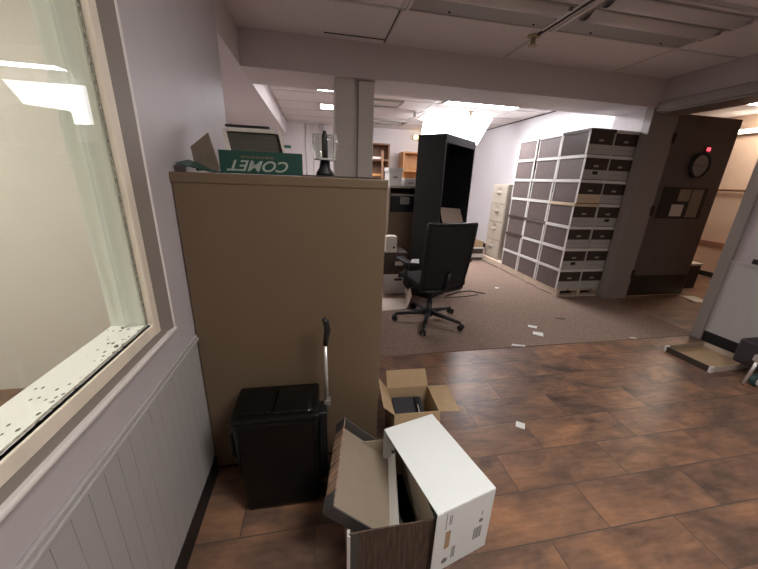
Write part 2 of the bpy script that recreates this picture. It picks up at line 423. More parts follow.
# fixture with the hanging diffuser
t = thing('ceiling_light', 'glowing ceiling light whose lens hangs open above the tall black bookcase', 'ceiling light', (2.5, 6.1, H))
MB().box(-.64, .64, -.31, -.285, -.012, 0).box(-.64, .64, .285, .31, -.012, 0).box(-.64, -.615, -.285, .285, -.012, 0).box(.615, .64, -.285, .285, -.012, 0).build('light_frame', M['white_metal'], t)
for k in (-.15, .15):
    MB().tube([(-.58, k, -.022), (.58, k, -.022)], .018, 12).build('lamp_tube', M['lamp_tube'], t)
def hang(u, v):
    x = -.64 + u*(1.26 - .16*v); sag = .06*math.sin(PI*u)*v
    return (x - .02*v, -.30 + .10*math.sin(v*1.6), -.014 - .44*v - sag + .02*u*v)
MB().sheet(hang, 14, 8, .003).build('diffuser', M['lamp_lens'], t)
# unlit troffers of the near room
def troffer(x0, y0, label, w=1.07):
    t = thing('ceiling_light', label, 'ceiling light', (x0, y0, H), 0)
    d = .585
    MB().box(0, w, 0, .02, -.014, 0).box(0, w, d-.02, d, -.014, 0).box(0, .02, .02, d-.02, -.014, 0).box(w-.02, w, .02, d-.02, -.014, 0).build('light_frame', M['white_metal'], t)
    box(.02, w-.02, .02, d-.02, -.006, -.001).build('pan', M['pan'], t)
    for cy in (.13, .31):
        MB().sheet(lambda u, v: (.06+u*(w-.12), cy-.075+.15*v, -.008-.032*math.sin(PI*v)), 2, 10, .002).build('reflector', M['tubeoff'], t)
        MB().box(w-.058, w-.03, cy-.06, cy+.06, -.03, -.006).build('end_bracket', M['grey_metal'], t)
    for x in (.3, .95):
        MB().lathe([(.009, -.010), (.009, -.005)], (x, .53, 0), 10).build('screw', M['gap'], t)
    return t
troffer(.63, 1.995, 'unlit grey ceiling light at the top centre, left of the dark seam')
troffer(1.765, 1.995, 'unlit grey ceiling light nearest the door, right of the dark seam', 1.17)
# lit panel behind the camera, side-room panel, corridor panel
ceiling_light(.50, 1.70, -.45, .15, 'lit ceiling panel over the near end of the tiled floor', M['lamp_room'])
ceiling_light(-2.9, -1.5, .35, .90, 'lit ceiling panel in the room behind the window', M['lamp_side'])
ceiling_light(5.6, 6.3, 3.45, 3.80, 'lit ceiling panel in the corridor beyond the door', M['lamp_corr'], 2.5)

# ------------------------------------------------------------------ big tan cabinet
t = thing('lateral_file_cabinet', 'big blank tan steel cabinet back standing beside the left wall', 'cabinet', (-.4975, 1.275, 0))
box(0, .774, 0, .455, .02, 1.33).build('body', M['cab'], t, .006)
box(-.002, .777, -.004, .459, 1.315, 1.352).build('cabinet_top', M['cab'], t, .005)
box(.01, .76, .01, .445, 0, .02).build('plinth', M['black'], t)

# things on the cabinet
t = thing('lantern', 'clear plastic cylinder around a black central stem, beside the pillar', 'lantern', (.039, 1.43, 1.359))
MB().lathe([(.038, 0), (.036, .012), (.024, .03), (.018, .062)], n=20).build('lantern_base', M['black'], t)
MB().lathe([(.011, .06), (.013, .10), (.012, .155), (.008, .165), (.007, .172)], n=14).build('stem', M['black'], t)
MB().lathe([(.040, .066), (.050, .10), (.052, .13), (.047, .155), (.045, .155), (.050, .13), (.048, .10), (.038, .066)], n=32, closed=False).build('clear_cover', M['clear'], t)
MB().lathe([(.043, .060), (.043, .067), (.012, .067), (.012, .060)], n=28).build('lower_ring', M['clear_ring'], t)
MB().box(-.05, .05, -.006, .006, .154, .160).build('top_bar', M['clear_ring'], t, .002)
for a in (-.042, .036):
    MB().box(a, a+.006, -.03, -.026, .07, .152).build('cover_streak', M['white_metal'], t)  # white strips painted as light streaks on the clear cover
tag(box(-.06, .255, 1.30, 1.58, 1.353, 1.358).build('board', M['dkbrown'], None, .001), 'thin dark brown board under the clear lantern on the cabinet top', 'board')

# green carton with upside-down lettering
t = thing('carton', 'green carton with large upside down pale lettering on the tan cabinet', 'box', (-.365, 1.40, 1.354), math.radians(1.5))
mb = MB().box(0, .312, 0, .006, 0, .084).box(0, .312, .15, .156, 0, .084).box(.306, .312, .006, .15, 0, .084).box(0, .006, .006, .15, 0, .084).box(.006, .306, .006, .15, 0, .004)
mb.build('carton_body', M['green'], t)
def lettering(body, size, loc, m, parent, name, shear=.3, bold=.0, rx=PI/2, rot=PI, sx=1.0):
    cu = bpy.data.curves.new(name, 'FONT'); cu.body = body; cu.size = size; cu.shear = shear; cu.offset = bold; cu.extrude = .0006
    cu.align_x = 'CENTER'; cu.align_y = 'CENTER'
    o = bpy.data.objects.new('tmp', cu); COL.objects.link(o)
    dg = bpy.context.evaluated_depsgraph_get(); dg.update()
    me = bpy.data.meshes.new_from_object(o.evaluated_get(dg)); bpy.data.objects.remove(o)
    ob = bpy.data.objects.new(name, me); COL.objects.link(ob); me.materials.clear(); me.materials.append(m)
    ob.matrix_local = Matrix.Translation(loc) @ Matrix.Rotation(rx, 4, 'X') @ Matrix.Rotation(rot, 4, 'Z') @ Matrix.Diagonal((sx, 1, 1, 1))
    ob.parent = parent; return ob
lettering('COMET', .056, (.152, -.0012, .032), M['letter'], t, 'lettering', .35, .0008, sx=1.18)
for k in range(7): MB().box(.08+.018*k, .094+.018*k, -.001, 0, .058, .066).build('faded_print', M['redletter'], t)
f = MB().slab((-.004, -.085, .001), (-.122, -.095, .028), (-.126, .06, .045), (-.004, .07, .004), .003).build('flap', M['green'], t)
f = MB().slab((.002, .0, .012), (-.028, .008, .142), (-.118, .085, .095), (-.105, .075, .003), .003).build('flap', M['kraft_in'], t); f['label'] = 'bare kraft flap standing up'

t = thing('document_tray', 'slanted olive tray with cream edges behind the green carton', 'tray', (-.385, 1.60, 1.354)); t.scale = (1.08, 1, 1.12)
MB().slab((.03, 0, .03), (.235, 0, .03), (.205, .05, .155), (.0, .05, .155), .006).build('tray_floor', M['tray'], t)
MB().slab((.235, -.012, .03), (.246, -.012, .03), (.216, .04, .16), (.205, .04, .16), .02).slab((.018, -.012, .03), (.028, -.012, .03), (.0, .04, .16), (-.012, .04, .16), .02).build('tray_rim', M['cream'], t)
MB().box(.01, .19, .03, .06, .158, .172).build('tray_edge', M['cream'], t)
MB().box(.0, .17, .03, .09, .174, .182).build('tray_lip', M['black'], t)
MB().box(.0, .26, -.004, .09, 0, .032).build('tray_foot', M['tray'], t)

# ------------------------------------------------------------------ black rolling case
t = thing('rolling_case', 'black hard rolling case with pull handle in front of the tan cabinet', 'case', (-.165, 1.135, 0), math.radians(-1))
def case_shape():
    mb = MB()
    mb.hexa([(-.155, -.102, .008), (.150, -.102, .008), (.150, .095, .008), (-.155, .095, .008), (-.172, -.104, .455), (.152, -.104, .455), (.152, .10, .455), (-.172, .10, .455)])
    return mb
case_shape().build('case_body', M['case'], t, .022, 4)
MB().box(-.178, .157, -.110, .105, .452, .478).build('case_lid', M['case'], t, .016, 4)
MB().sheet(lambda u, v: (-.02+.15*u, -.085+.16*v, .481+.010*math.sin(PI*u)*math.sin(PI*v)), 8, 8, .006).build('lid_pocket', M['case'], t)
MB().box(-.15, -.03, -.08, .08, .476, .486).build('lid_panel', M['case'], t, .006, 3)
MB().tube([(-.17, -.03, .38), (-.195, -.03, .35), (-.195, -.03, .25), (-.165, -.03, .22)], .009, 8).build('side_handle', M['black'], t)
h = MB().box(.152, .188, -.03, .05, .06, .42).build('handle_housing', M['black'], t, .008, 3)
pole = MB().tube([(.190, .03, .38), (.186, .045, .70)], .0075, 10).build('pull_pole', M['chrome'], t)
MB().tube([(.1865, .044, .695), (.190, .044, .73), (.196, .044, .765), (.190, .044, .80), (.180, .044, .815)], [.010, .012, .013, .012, .009], 10).build('grip', M['black'], pole)
MB().box(.176, .204, .02, .055, .41, .435).build('pole_collar', M['grey_metal'], pole, .003)
for y in (-.06, .06):
    MB().tube([(.165, y-.012, .03), (.165, y+.012, .03)], .03, 16).build('wheel', M['black'], t)
for y in (-.07, .07):
    MB().box(-.14, -.10, y-.02, y+.02, 0, .012).build('foot', M['black'], t)

# ------------------------------------------------------------------ woodgrain file box with its lid dropped in, white box on its side
t = thing('file_box', 'open woodgrain file box pushed into the white box', 'box', (.08, .715, 0), 0)
mb = MB().box(0, .30, 0, .005, 0, .258)
mb.build('front_panel', M['wood_print'], t)
mb = MB().box(0, .005, .005, .40, 0, .12).box(.295, .30, .005, .40, 0, .23).box(.005, .295, .395, .40, 0, .23).box(.005, .295, .005, .395, 0, .004)
mb.build('inner_shell', M['kraft_in'], t)
MB().box(-.008, .002, -.003, .02, 0, .25).build('corner_strip', M['stack_white'], t)
MB().box(.002, .03, -.002, .0, 0, .256).build('corner_tape', M['corner'], t)
t = thing('box_lid', 'woodgrain box lid tipped into the open file box, kraft inside showing', 'lid', (.058, .953, .335))
U1, U2 = Vector((.102, 1.130, .352)), Vector((.034, .768, .322))
c0 = Vector((.058, .953, .335))
e1 = (U2-U1).normalized(); n = Vector((.98, -.19, 0)); n = (n-e1*n.dot(e1)).normalized()
th = math.radians(41); down = Vector((0, 0, -1)); down = (down-e1*down.dot(e1)-n*down.dot(n)).normalized()
a = n*math.cos(th)+down*math.sin(th); up = a.cross(e1); 
if up.z < 0: up = -up
Ll = (U2-U1).length; Wd = .30
Mx = Matrix(((e1.x, a.x, up.x, U1.x-c0.x), (e1.y, a.y, up.y, U1.y-c0.y), (e1.z, a.z, up.z, U1.z-c0.z), (0, 0, 0, 1)))
MB().box(0, Ll, 0, Wd, -.05, -.045).xf(Mx).build('lid_panel', M['kraft_in'], t)
MB().box(0, Ll, -.005, 0, -.052, 0).xf(Mx).build('side_rim', M['wood_print_h'], t)
MB().box(0, Ll, Wd, Wd+.005, -.052, 0).xf(Mx).build('side_rim', M['stack_white'], t)
MB().box(-.005, 0, -.005, Wd+.005, -.052, 0).xf(Mx).build('end_rim', M['corner'], t)
MB().box(Ll, Ll+.005, -.005, Wd+.005, -.052, 0).xf(Mx).build('end_rim', M['corner'], t)
for x in (0, Ll-.05):
    MB().box(x, x+.05, -.008, -.005, -.053, .002).xf(Mx).build('corner_tape', M['corner'], t)
# white box: local x along its 10 inch depth (opening at x=0), y along length, z 12 inches
ang = math.atan2(.759-.697, .618-.371)
t = thing('storage_box', 'white storage box lying on its side with a printed end panel', 'box', (.371, .697, 0), ang)
Dx, Ly, Hz = .255, .415, .302
mb = MB().box(0, Dx, 0, Ly, Hz-.005, Hz).box(.0, Dx, .004, Ly-.004, 0, .004).box(Dx-.004, Dx, .004, Ly-.004, .004, Hz-.005).box(.0, Dx-.004, Ly-.004, Ly, 0.004, Hz-.005)
mb.build('box_shell', M['white_card'], t, .002)
mb = MB().box(0, Dx, 0, .004, .195, Hz-.005).box(0, Dx, 0, .004, 0, .105).box(0, .045, 0, .004, .105, .195).box(.068, Dx, 0, .004, .105, .195)
ep = mb.build('end_panel', M['white_card'], t)
box(.045, .068, .001, .003, .105, .195).build('hand_hole', M['kraft'], ep)
def ink(m): m.build('printing', M['print'], ep)
ink(box(.040, .0425, -.0006, 0, .21, .285)); ink(box(.206, .209, -.0006, 0, .19, .215))
for k in range(3): ink(box(.083+.006*k, .086+.006*k, -.0006, 0, .04, .10))
for k in range(2): ink(box(.055+.007*k, .058+.007*k, -.0006, 0, .225, .27))
for k in range(5): ink(box(.18+.008*k, .185+.008*k, -.0006, 0, .075, .135))
for r_, x, z in ((.013, .055, .045), (.010, .207, .165)):
    ink(MB().lathe([(r_, -.0003), (r_, .0003)], n=18).xf(Matrix.Translation((x, -.0003, z)) @ Matrix.Rotation(PI/2, 4, 'X')))

# brown carton with open flaps
t = thing('carton', 'brown carton with open flaps on the tiles beside the tan cabinet', 'box', (.475, 1.340, 0), math.radians(-2))
w, d, hz = .118, .105, .25
mb = MB().box(-w, w, -d, -d+.004, 0, hz).box(-w, w, d-.004, d, 0, hz).box(-w, -w+.004, -d+.004, d-.004, 0, hz).box(w-.004, w, -d+.004, d-.004, 0, hz).box(-w+.004, w-.004, -d+.004, d-.004, 0, .004)
mb.build('carton_body', M['kraft'], t)
MB().slab((-w, d, hz), (w, d, hz), (w-.01, d+.045, hz+.085), (-w, d+.045, hz+.085), .003).build('flap', M['kraft'], t)
MB().slab((w, -d, hz), (w, d, hz), (w+.10, d-.03, hz+.02), (w+.105, -d-.01, hz+.0), .003).build('flap', M['kraft'], t)
MB().slab((-w, d, hz), (-w, -d, hz), (-w-.055, -d+.0, hz+.05), (-w-.055, d-.01, hz+.085), .003).build('flap', M['kraft'], t)
MB().slab((-w, -d-.003, hz), (w, -d-.003, hz), (w, -d-.022, hz-.085), (-w, -d-.022, hz-.085), .003).build('flap', M['kraft'], t)
t = thing('telephone', 'dark desk telephone lying inside the brown carton with open flaps', 'telephone', (.455, 1.325, .005), math.radians(-4))
MB().hexa([(-.085, -.075, 0), (.08, -.075, 0), (.08, .075, 0), (-.085, .075, 0), (-.085, -.07, .185), (.08, -.07, .185), (.08, .07, .225), (-.085, .07, .225)]).build('phone_body', M['dev'], t, .01, 3)
MB().hexa([(.035, -.06, 0.192), (.06, -.06, 0.192), (.06, .05, 0.222), (.035, .05, 0.222), (.035, -.06, 0.204), (.06, -.06, 0.204), (.06, .05, 0.236), (.035, .05, 0.236)]).build('handset', M['black'], t, .004)
MB().hexa([(.044, -.055, 0.204), (.05, -.055, 0.204), (.05, .0, 0.220), (.044, .0, 0.220), (.044, -.055, 0.207), (.05, -.055, 0.207), (.05, .0, 0.223), (.044, .0, 0.223)]).build('silver_strip', M['chrome'], t)

# ------------------------------------------------------------------ office chair
t = thing('office_chair', 'black mesh back office chair on the carpet in front of the black bookcase', 'chair', (1.09, 2.80, .004), math.radians(9))
# local: faces +y, back at -y
MB().lathe([(.045, .065), (.05, .10), (.028, .13), (.028, .22), (.02, .22), (.02, .40)], n=18).build('column', M['black'], t)
for k in range(5):
    A = math.radians(171 - 9 - 72*k)
    c, s_ = math.cos(A), math.sin(A)
    lg = MB().tube([(c*.03, s_*.03, .10), (c*.18, s_*.18, .088), (c*.335, s_*.335, .07)], [.028, .021, .016], 8).build('leg', M['black'], t)
    cs = MB()
    for o_ in (-.018, .018):
        px, py = c*.345 - s_*o_, s_*.345 + c*o_
        cs.tube([(px+s_*.009, py-c*.009, .028), (px-s_*.009, py+c*.009, .028)], .028, 14)
    cs.tube([(c*.345, s_*.345, .03), (c*.335, s_*.335, .075)], .009, 8)
    cs.build('caster', M['black'], lg)
MB().box(-.10, .10, -.10, .12, .385, .425).build('mechanism', M['black'], t, .01)
seat = MB()
seat.sheet(lambda u, v: (-.25+.5*u, -.20+.46*v, .475 + .012*math.cos(PI*(u-.5))*1 - .03*max(0, v-.75)**2*16 + .01*(2*u-1)**2), 10, 10, .06)
seat.build('seat', M['blackfab'], t, .012, 3)
def bk(u, v):
    w_ = .215 + .02*math.sin(v*1.6)
    x = (2*u-1)*w_
    return (x, -.235 - .085*v**1.4 - .02*math.sin(PI*v) + .045*(2*u-1)**2, .40 + .615*v)
MB().sheet(bk, 12, 14, .022).build('backrest', M['blackmesh'], t)
MB().tube([bk(0, v/10) for v in range(11)], .014, 8).tube([bk(1, v/10) for v in range(11)], .014, 8).tube([bk(u/8, 1) for u in range(9)], .014, 8).tube([bk(u/8, 0) for u in range(9)], .014, 8).build('back_frame', M['black'], t)
MB().tube([(0, -.06, .40), (0, -.20, .385), (0, -.275, .46), (0, -.30, .60)], [.03, .028, .024, .02], 10).build('back_support', M['black'], t)
for s_ in (-1, 1):
    ar = MB().tube([(s_*.12, 0, .40), (s_*.27, -.02, .39), (s_*.30, -.03, .44), (s_*.30, -.03, .63)], [.02, .02, .022, .02], 10).build('arm', M['black'], t)
    MB().box(s_*.30-.04, s_*.30+.04, -.14, .12, .63, .66).build('arm_pad', M['black'], ar, .012, 3)
tag(MB().slab((.80, 2.60, .668), (.87, 2.57, .668), (.89, 2.64, .69), (.83, 2.66, .685), .002).build('paper', M['paper']), 'white paper lying on the left arm of the black office chair', 'paper')

# ------------------------------------------------------------------ tall black bookcase
A_ = Vector((1.126, 3.634)); B_ = Vector((1.328, 3.365)); C_ = Vector((1.923, 3.901))
rot = math.atan2(C_.y-B_.y, C_.x-B_.x)
t = thing('bookcase', 'tall black open bookcase standing angled behind the office chair', 'bookcase', (B_.x, B_.y, .004), rot)
Wb, Db, Hb = .80, .335, 1.826
MB().box(0, .022, 0, Db, 0, Hb-.022).build('side_panel', M['shelfblack'], t, .001)
MB().box(Wb-.022, Wb, 0, Db, 0, Hb-.022).build('side_panel', M['shelfblack'], t, .001)
MB().box(0, Wb, 0, Db, Hb-.022, Hb).build('top_panel', M['shelfblack'], t, .001)
MB().box(.022, Wb-.022, .002, .02, Hb-.085, Hb-.022).build('top_rail', M['shelfblack'], t)
MB().box(.022, Wb-.022, Db-.008, Db, .06, Hb-.022).build('back_panel', M['shelfblack'], t)
MB().box(.022, Wb-.022, .01, .03, 0, .06).build('toe_rail', M['shelfblack'], t)
for z in (.06, .46, .84): MB().box(.022, Wb-.022, .01, Db-.008, z, z+.022).build('shelf', M['shelfblack'], t)
tag(MB().slab((1.50, 3.66, .868), (1.86, 3.87, .868), (1.83, 3.95, 1.03), (1.47, 3.75, 1.06), .004).build('cardboard_sheet', M['pink_card']), 'tan sheet leaning inside the tall black bookcase', 'sheet')

# ------------------------------------------------------------------ stack of file boxes
fb = None
def make_file_box():
    t = thing('file_box', '', 'box')
    W_, L_, h_ = .32, .426, .260
    MB().box(.004, W_-.004, .012, L_, 0, h_).build('box_shell', M['stack_wood'], t)
    MB().box(-.006, W_+.002, -.004, L_+.004, h_-.030, h_+.004).build('top_band', M['stack_white'], t, .002)
    MB().box(-.001, .004, .004, .030, .0, h_-.03).build('edge_strip', M['stack_white'], t); MB().box(-.001, .004, L_-.016, L_, .0, h_-.03).build('edge_strip', M['stack_white'], t)
    MB().box(.006, W_-.011, .004, .012, .105, h_-.032).build('drawer_front', M['stack_front'], t)
    lp = MB().box(.003, W_-.011, .0, .012, .004, .103).build('label_panel', M['stack_shaded_white'], t)
    MB().box(.03, .28, -.0008, 0, .052, .055).build('printed_line', M['print'], lp)
    MB().box(.125, .185, .001, .004, .135, .155).build('finger_pull', M['cab2'], t); MB().box(W_-.010, W_-.0, -.002, .012, 0, h_-.03).build('edge_strip', M['stack_shaded_white'], t)
    return t
rows = ['bottom', 'second lowest', 'third lowest', 'middle', 'third highest', 'second highest', 'top']
colname = ['column beside the tan filing cabinet', 'middle column of the long side', 'corner column of the stack nearest the room', 'column of the stack against the door column']
base = make_file_box(); used = False
def put_box(ci, r, x, y, z):
    global used
    lab = 'woodgrain file box, %s in the %s' % (rows[r], colname[ci])
    if not used: base.location = (x, y, z); base['label'] = lab; base['group'] = 'stacked woodgrain file boxes'; used = True; return base
    return dup(base, (x, y, z), 0, lab, 'stacked woodgrain file boxes')
def child(o, n):
    for c in o.children:
        if c.name.split('.')[0] == n: return c
HB = .2685
for ci, (x, y) in enumerate(((2.998, 4.215), (2.994, 3.770), (2.990, 3.325), (3.325, 3.33))):
    for r in range(7):
        jx, jy = (random.uniform(-.008, .008), random.uniform(-.006, .006)) if r else (0, 0)
        if ci == 3: jx = abs(jx)*.3
        o = put_box(ci, r, x+jx, y+jy, .104 + HB*r)
        def swap(part, m, lab=None):
            c = child(o, part); c.data = c.data.copy(); c.data.materials.clear(); c.data.materials.append(m)
        if ci == 2 and r == 6:
            swap('top_band', M['gloss_brown']); swap('box_shell', M['gloss_brown'])
            o['label'] = 'dark glossy file box on top of the corner column of the stack'
        if ci == 2 and r == 3: swap('top_band', M['stack_tan']); o['label'] = 'file box with tan band instead of white, middle in the corner column'
        if ci == 0 and r in (1, 2): swap('top_band', M['stack_front'])
        if ci == 1 and r == 2: swap('top_band', M['stack_wood'])
        if (ci, r) in ((2, 4),): swap('label_panel', M['stack_tan'])
        if (ci, r) in ((2, 5), (3, 3), (2, 1)):
            c = child(o, 'label_panel'); MB().box(.12, .19, -.001, 0, .055, .09).build('hand_hole', M['black'], c)
# pallets
def pallet(y0, y1, label):
    t = thing('pallet', label, 'pallet', (3.0, y0, .004))
    L_ = y1-y0
    for k in range(4): MB().box(.0+.168*k, .0+.168*k+.135, 0, L_, .082, .1).build('deck_board', M['pallet'], t)
    for x in (0, .30, .60): MB().box(x, x+.038, 0, L_, .012, .082).build('stringer', M['pallet'], t)
    for y in (0, L_/2-.04, L_-.08): MB().box(0, .64, y, y+.08, 0, .012).build('bottom_board', M['pallet'], t)
pallet(3.315, 4.02, 'low wooden pallet under the corner of the file box stack')
pallet(4.03, 5.34, 'low wooden pallet under the far end of the file box stack')

# tan four drawer file cabinet, drawers facing -x
t = thing('file_cabinet', 'tan four drawer filing cabinet between the file box stack and far wall', 'cabinet', (3.05, 4.86, .105))
MB().box(.012, .58, 0, .46, 0, 1.255).build('body', M['cab2'], t, .004)
for k in range(4):
    z = .03+.303*k
    dr = MB().box(0, .012, .012, .448, z, z+.29).build('drawer', M['cab2'], t, .003)
    MB().box(-.025, 0, .17, .29, z+.17, z+.185).build('handle', M['chrome'], dr, .003)
    MB().box(-.004, 0, .185, .275, z+.225, z+.265).build('label_holder', M['chrome'], dr)
# boxes to the left of it
t = thing('file_box', 'low dark fronted file box on the carpet left of the tan filing cabinet', 'box', (2.67, 5.20, .004))
MB().box(0, .30, .004, .36, 0, .25).build('box_shell', M['stack_white'], t)
MB().box(.01, .29, 0, .004, .02, .07).build('lower_panel', M['stack_front'], t); MB().box(.01, .29, 0, .004, .14, .23).build('drawer_front', M['stack_front'], t)
t = thing('carton', 'open brown carton with raised flaps on top of a low file box', 'box', (2.67, 5.22, .258))
MB().box(0, .28, 0, .004, 0, .10).box(0, .28, .296, .3, 0, .10).box(0, .004, .004, .296, 0, .1).box(.276, .28, .004, .296, 0, .1).box(.004, .276, .004, .296, 0, .004).build('carton_body', M['kraft'], t)
MB().slab((0, .30, .10), (.24, .30, .10), (.2, .34, .27), (0, .34, .27), .003).build('flap', M['kraft'], t)
MB().slab((0, .30, .10), (0, .0, .10), (-.09, .0, .2), (-.09, .3, .22), .003).build('flap', M['kraft'], t)
MB().slab((.28, .0, .10), (.28, .3, .10), (.345, .3, .06), (.345, .0, .06), .003).build('flap', M['kraft'], t)
tag(MB().slab((2.60, 5.10, .06), (2.70, 5.17, .05), (2.66, 5.17, .30), (2.54, 5.10, .30), .02).build('paper', M['paper']), 'white paper sheaf leaning left of the low dark fronted box', 'paper')

# ------------------------------------------------------------------ beyond the cabinet's right side
t = thing('storage_cabinet', 'tan steel unit with open bay holding the black printer', 'cabinet', (.90, 4.02, .004))
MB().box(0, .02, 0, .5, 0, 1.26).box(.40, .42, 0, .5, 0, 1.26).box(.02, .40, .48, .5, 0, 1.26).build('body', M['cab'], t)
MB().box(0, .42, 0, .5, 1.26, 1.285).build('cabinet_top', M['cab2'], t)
MB().box(.02, .40, 0, .48, .93, .96).build('shelf', M['cab'], t)
dr = MB().box(.02, .40, .0, .02, .05, .93).build('door', M['cab'], t); MB().box(.33, .39, -.02, 0, .78, .80).build('handle', M['chrome'], dr)
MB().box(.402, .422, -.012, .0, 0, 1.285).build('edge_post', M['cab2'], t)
t = thing('printer', 'black printer in the open bay of the tan steel unit', 'printer', (.92, 4.03, .964))
MB().box(.01, .33, .03, .40, 0, .20).build('printer_body', M['black'], t, .01)
MB().box(.13, .25, .0, .03, .10, .19).build('output_tray', M['copier'], t, .004)
MB().box(.0, .36, .0, .36, .205, .225).build('printer_lid', M['copier'], t, .004)
t = thing('storage_box', 'white lidded box on top of the tan steel unit, left one', 'box', (.90, 4.10, 1.289))
MB().box(.01, .17, .01, .29, 0, .20).build('box_body', M['stack_white'], t); MB().box(0, .19, 0, .30, .17, .215).build('box_lid', M['stack_white'], t, .002); MB().box(.06, .12, .005, .01, .09, .11).build('hand_hole', M['print'], t)
t = thing('storage_box', 'low white box on top of the tan steel unit, beside the black bookcase', 'box', (1.11, 4.12, 1.289))
MB().box(.005, .20, .01, .3, 0, .07).build('box_body', M['stack_white'], t); MB().box(0, .205, .0, .31, .06, .095).build('box_lid', M['stack_white'], t, .002); MB().box(.06, .13, .005, .01, .03, .045).build('hand_hole', M['print'], t)
t = thing('file_box', 'white file box with hand hole on the carpet below the dark box', 'box', (.78, 3.62, .004))
MB().box(0, .29, 0, .36, 0, .25).build('box_body', M['stack_white'], t, .002); MB().box(.14, .24, -.002, 0, .17, .20).build('hand_hole', M['stack_front'], t)
t = thing('file_box', 'dark brown box with pale label on the white file box beside the chair', 'box', (.77, 3.62, .257))
MB().box(0, .30, 0, .36, 0, .27).build('box_body', M['stack_front'], t, .002); MB().box(.15, .25, -.002, 0, .11, .16).build('label_card', M['cream'], t)
t = thing('small_box', 'small white box with dark spot on top of the dark brown box', 'box', (.80, 3.62, .53))
MB().box(0, .13, 0, .14, 0, .19).build('box_body', M['cream'], t, .003); MB().lathe([(.014, 0), (.014, .002)], n=14).xf(Matrix.Translation((.095, 0, .06)) @ Matrix.Rotation(PI/2, 4, 'X')).build('spot', M['black'], t)
t = thing('cardboard_sheet', 'folded pale cardboard sheet on the carpet left of the office chair', 'cardboard')
MB().slab((.66, 3.08, .006), (.95, 3.12, .006), (1.02, 3.42, .006), (.70, 3.46, .006), .004).build('flat_panel', M['pink_card'], t)
MB().slab((.952, 3.12, .008), (1.02, 3.42, .008), (1.06, 3.40, .17), (1.00, 3.13, .15), .004).build('raised_panel', M['pink_card'], t)

# back wall furniture
def shelfcase(name, label, x0, x1, y0, y1, h, m, shelves, openfrom=0):
    t = thing(name, label, 'bookcase', (x0, y0, .004)); w, d = x1-x0, y1-y0
    MB().box(0, .03, 0, d, 0, h).build('side_panel', m, t); MB().box(w-.03, w, 0, d, 0, h).build('side_panel', m, t)
    MB().box(.03, w-.03, 0, d, h-.03, h).build('top_panel', m, t); MB().box(.03, w-.03, d-.02, d, 0, h-.03).build('back_panel', m, t)
    for z in shelves: MB().box(.03, w-.03, .0, d-.02, z, z+.03).build('shelf', m, t)
    return t
shelfcase('bookcase', 'orange wood bookcase at the far wall left of the black bookcase', 1.93, 2.75, 7.35, 7.75, 1.97, M['orange_wood'], (.05, .5, .95, 1.55))
shelfcase('bookcase', 'brown wood bookcase at the far wall behind the ladder shelf', .95, 1.60, 7.3, 7.7, 2.10, M['brown_wood'], (.05, .5, .95, 1.35, 1.75))
t = thing('ladder_shelf', 'brown ladder shelf with white boards in front of brown bookcase', 'shelf', (.98, 6.0, .004))
MB().slab((.24, .0, 0), (.28, .0, 0), (.265, .25, 1.86), (.225, .25, 1.86), .04).build('post', M['brown_wood'], t)
MB().slab((-.24, .0, 0), (-.20, .0, 0), (-.215, .25, 1.86), (-.255, .25, 1.86), .04).build('post', M['brown_wood'], t)
for z in (.4, .8, 1.28, 1.42, 1.72): MB().box(-.22, .24, .05+.12*z-.02, .30, z, z+.035).build('shelf_board', M['stack_white'] if z != 1.42 else M['orange_wood'], t)
t = thing('emergency_light', 'small emergency light glowing on the far wall above the bookcase', 'light', (2.35, 7.8, 2.32))
MB().box(-.12, .12, -.07, 0, -.05, .05).build('housing', M['cream'], t, .01)
for s_ in (-.07, .06): MB().lathe([(.03, 0), (.045, .04), (.04, .045)], n=14).xf(Matrix.Translation((s_, -.07, .0)) @ Matrix.Rotation(PI/2, 4, 'X')).build('bulb', M['lamp_bulb'], t)
tag(box(-.72, -.52, 7.785, 7.8, 1.94, 2.0).build('sign', M['green_sign']), 'small dark green sign on the far wall below the soffit', 'sign')
for k, x in enumerate((-.19, -.03, .10, .17)):
    tag(MB().tube([(x, 7.785, 1.2), (x, 7.785, 2.4698)], .014, 8).build('conduit', M['white_metal']), 'thin vertical pipe on the far wall behind the clear lantern', 'pipe', 'vertical pipes on the far wall')

# ceiling vent, sprinklers, cables
t = thing('ceiling_vent', 'square ceiling vent beside the pillar in the far room', 'vent', (1.02, 5.30, H))
MB().box(-.28, .28, -.2, -.17, -.03, 0).box(-.28, .28, .17, .2, -.03, 0).box(-.28, -.25, -.17, .17, -.03, 0).box(.25, .28, -.17, .17, -.03, 0).build('vent_frame', M['copier'], t)
box(-.25, .25, -.17, .17, -.006, 0).build('vent_back', M['gap'], t)
for k in range(4): MB().slab((-.25, -.15+.08*k, -.006), (.25, -.15+.08*k, -.006), (.25, -.11+.08*k, -.026), (-.25, -.11+.08*k, -.026), .003).build('louvre', M['white_metal'], t)
t = thing('ceiling_vent', 'ceiling vent farther from the beam, nearest the emergency light', 'vent', (1.45, 6.85, H))
MB().box(-.35, .35, -.2, -.17, -.03, 0).box(-.35, .35, .17, .2, -.03, 0).box(-.35, -.32, -.17, .17, -.03, 0).box(.32, .35, -.17, .17, -.03, 0).build('vent_frame', M['copier'], t)
box(-.32, .32, -.17, .17, -.006, 0).build('vent_back', M['white_metal'], t)
def sprinkler(x, y, label, m, s_=1.):
    t = thing('sprinkler', label, 'sprinkler', (x, y, H))
    MB().lathe([(.045*s_, 0), (.045*s_, -.006), (.02*s_, -.012)], n=20).build('escutcheon', m, t)
    MB().lathe([(.016*s_, -.01), (.016*s_, -.05*s_), (.03*s_, -.055*s_), (.03*s_, -.06*s_)], n=16).build('head', m, t)
sprinkler(1.71, 2.70, 'brass sprinkler head on the near ceiling below the dark seam', M['sprink'], 1.15)
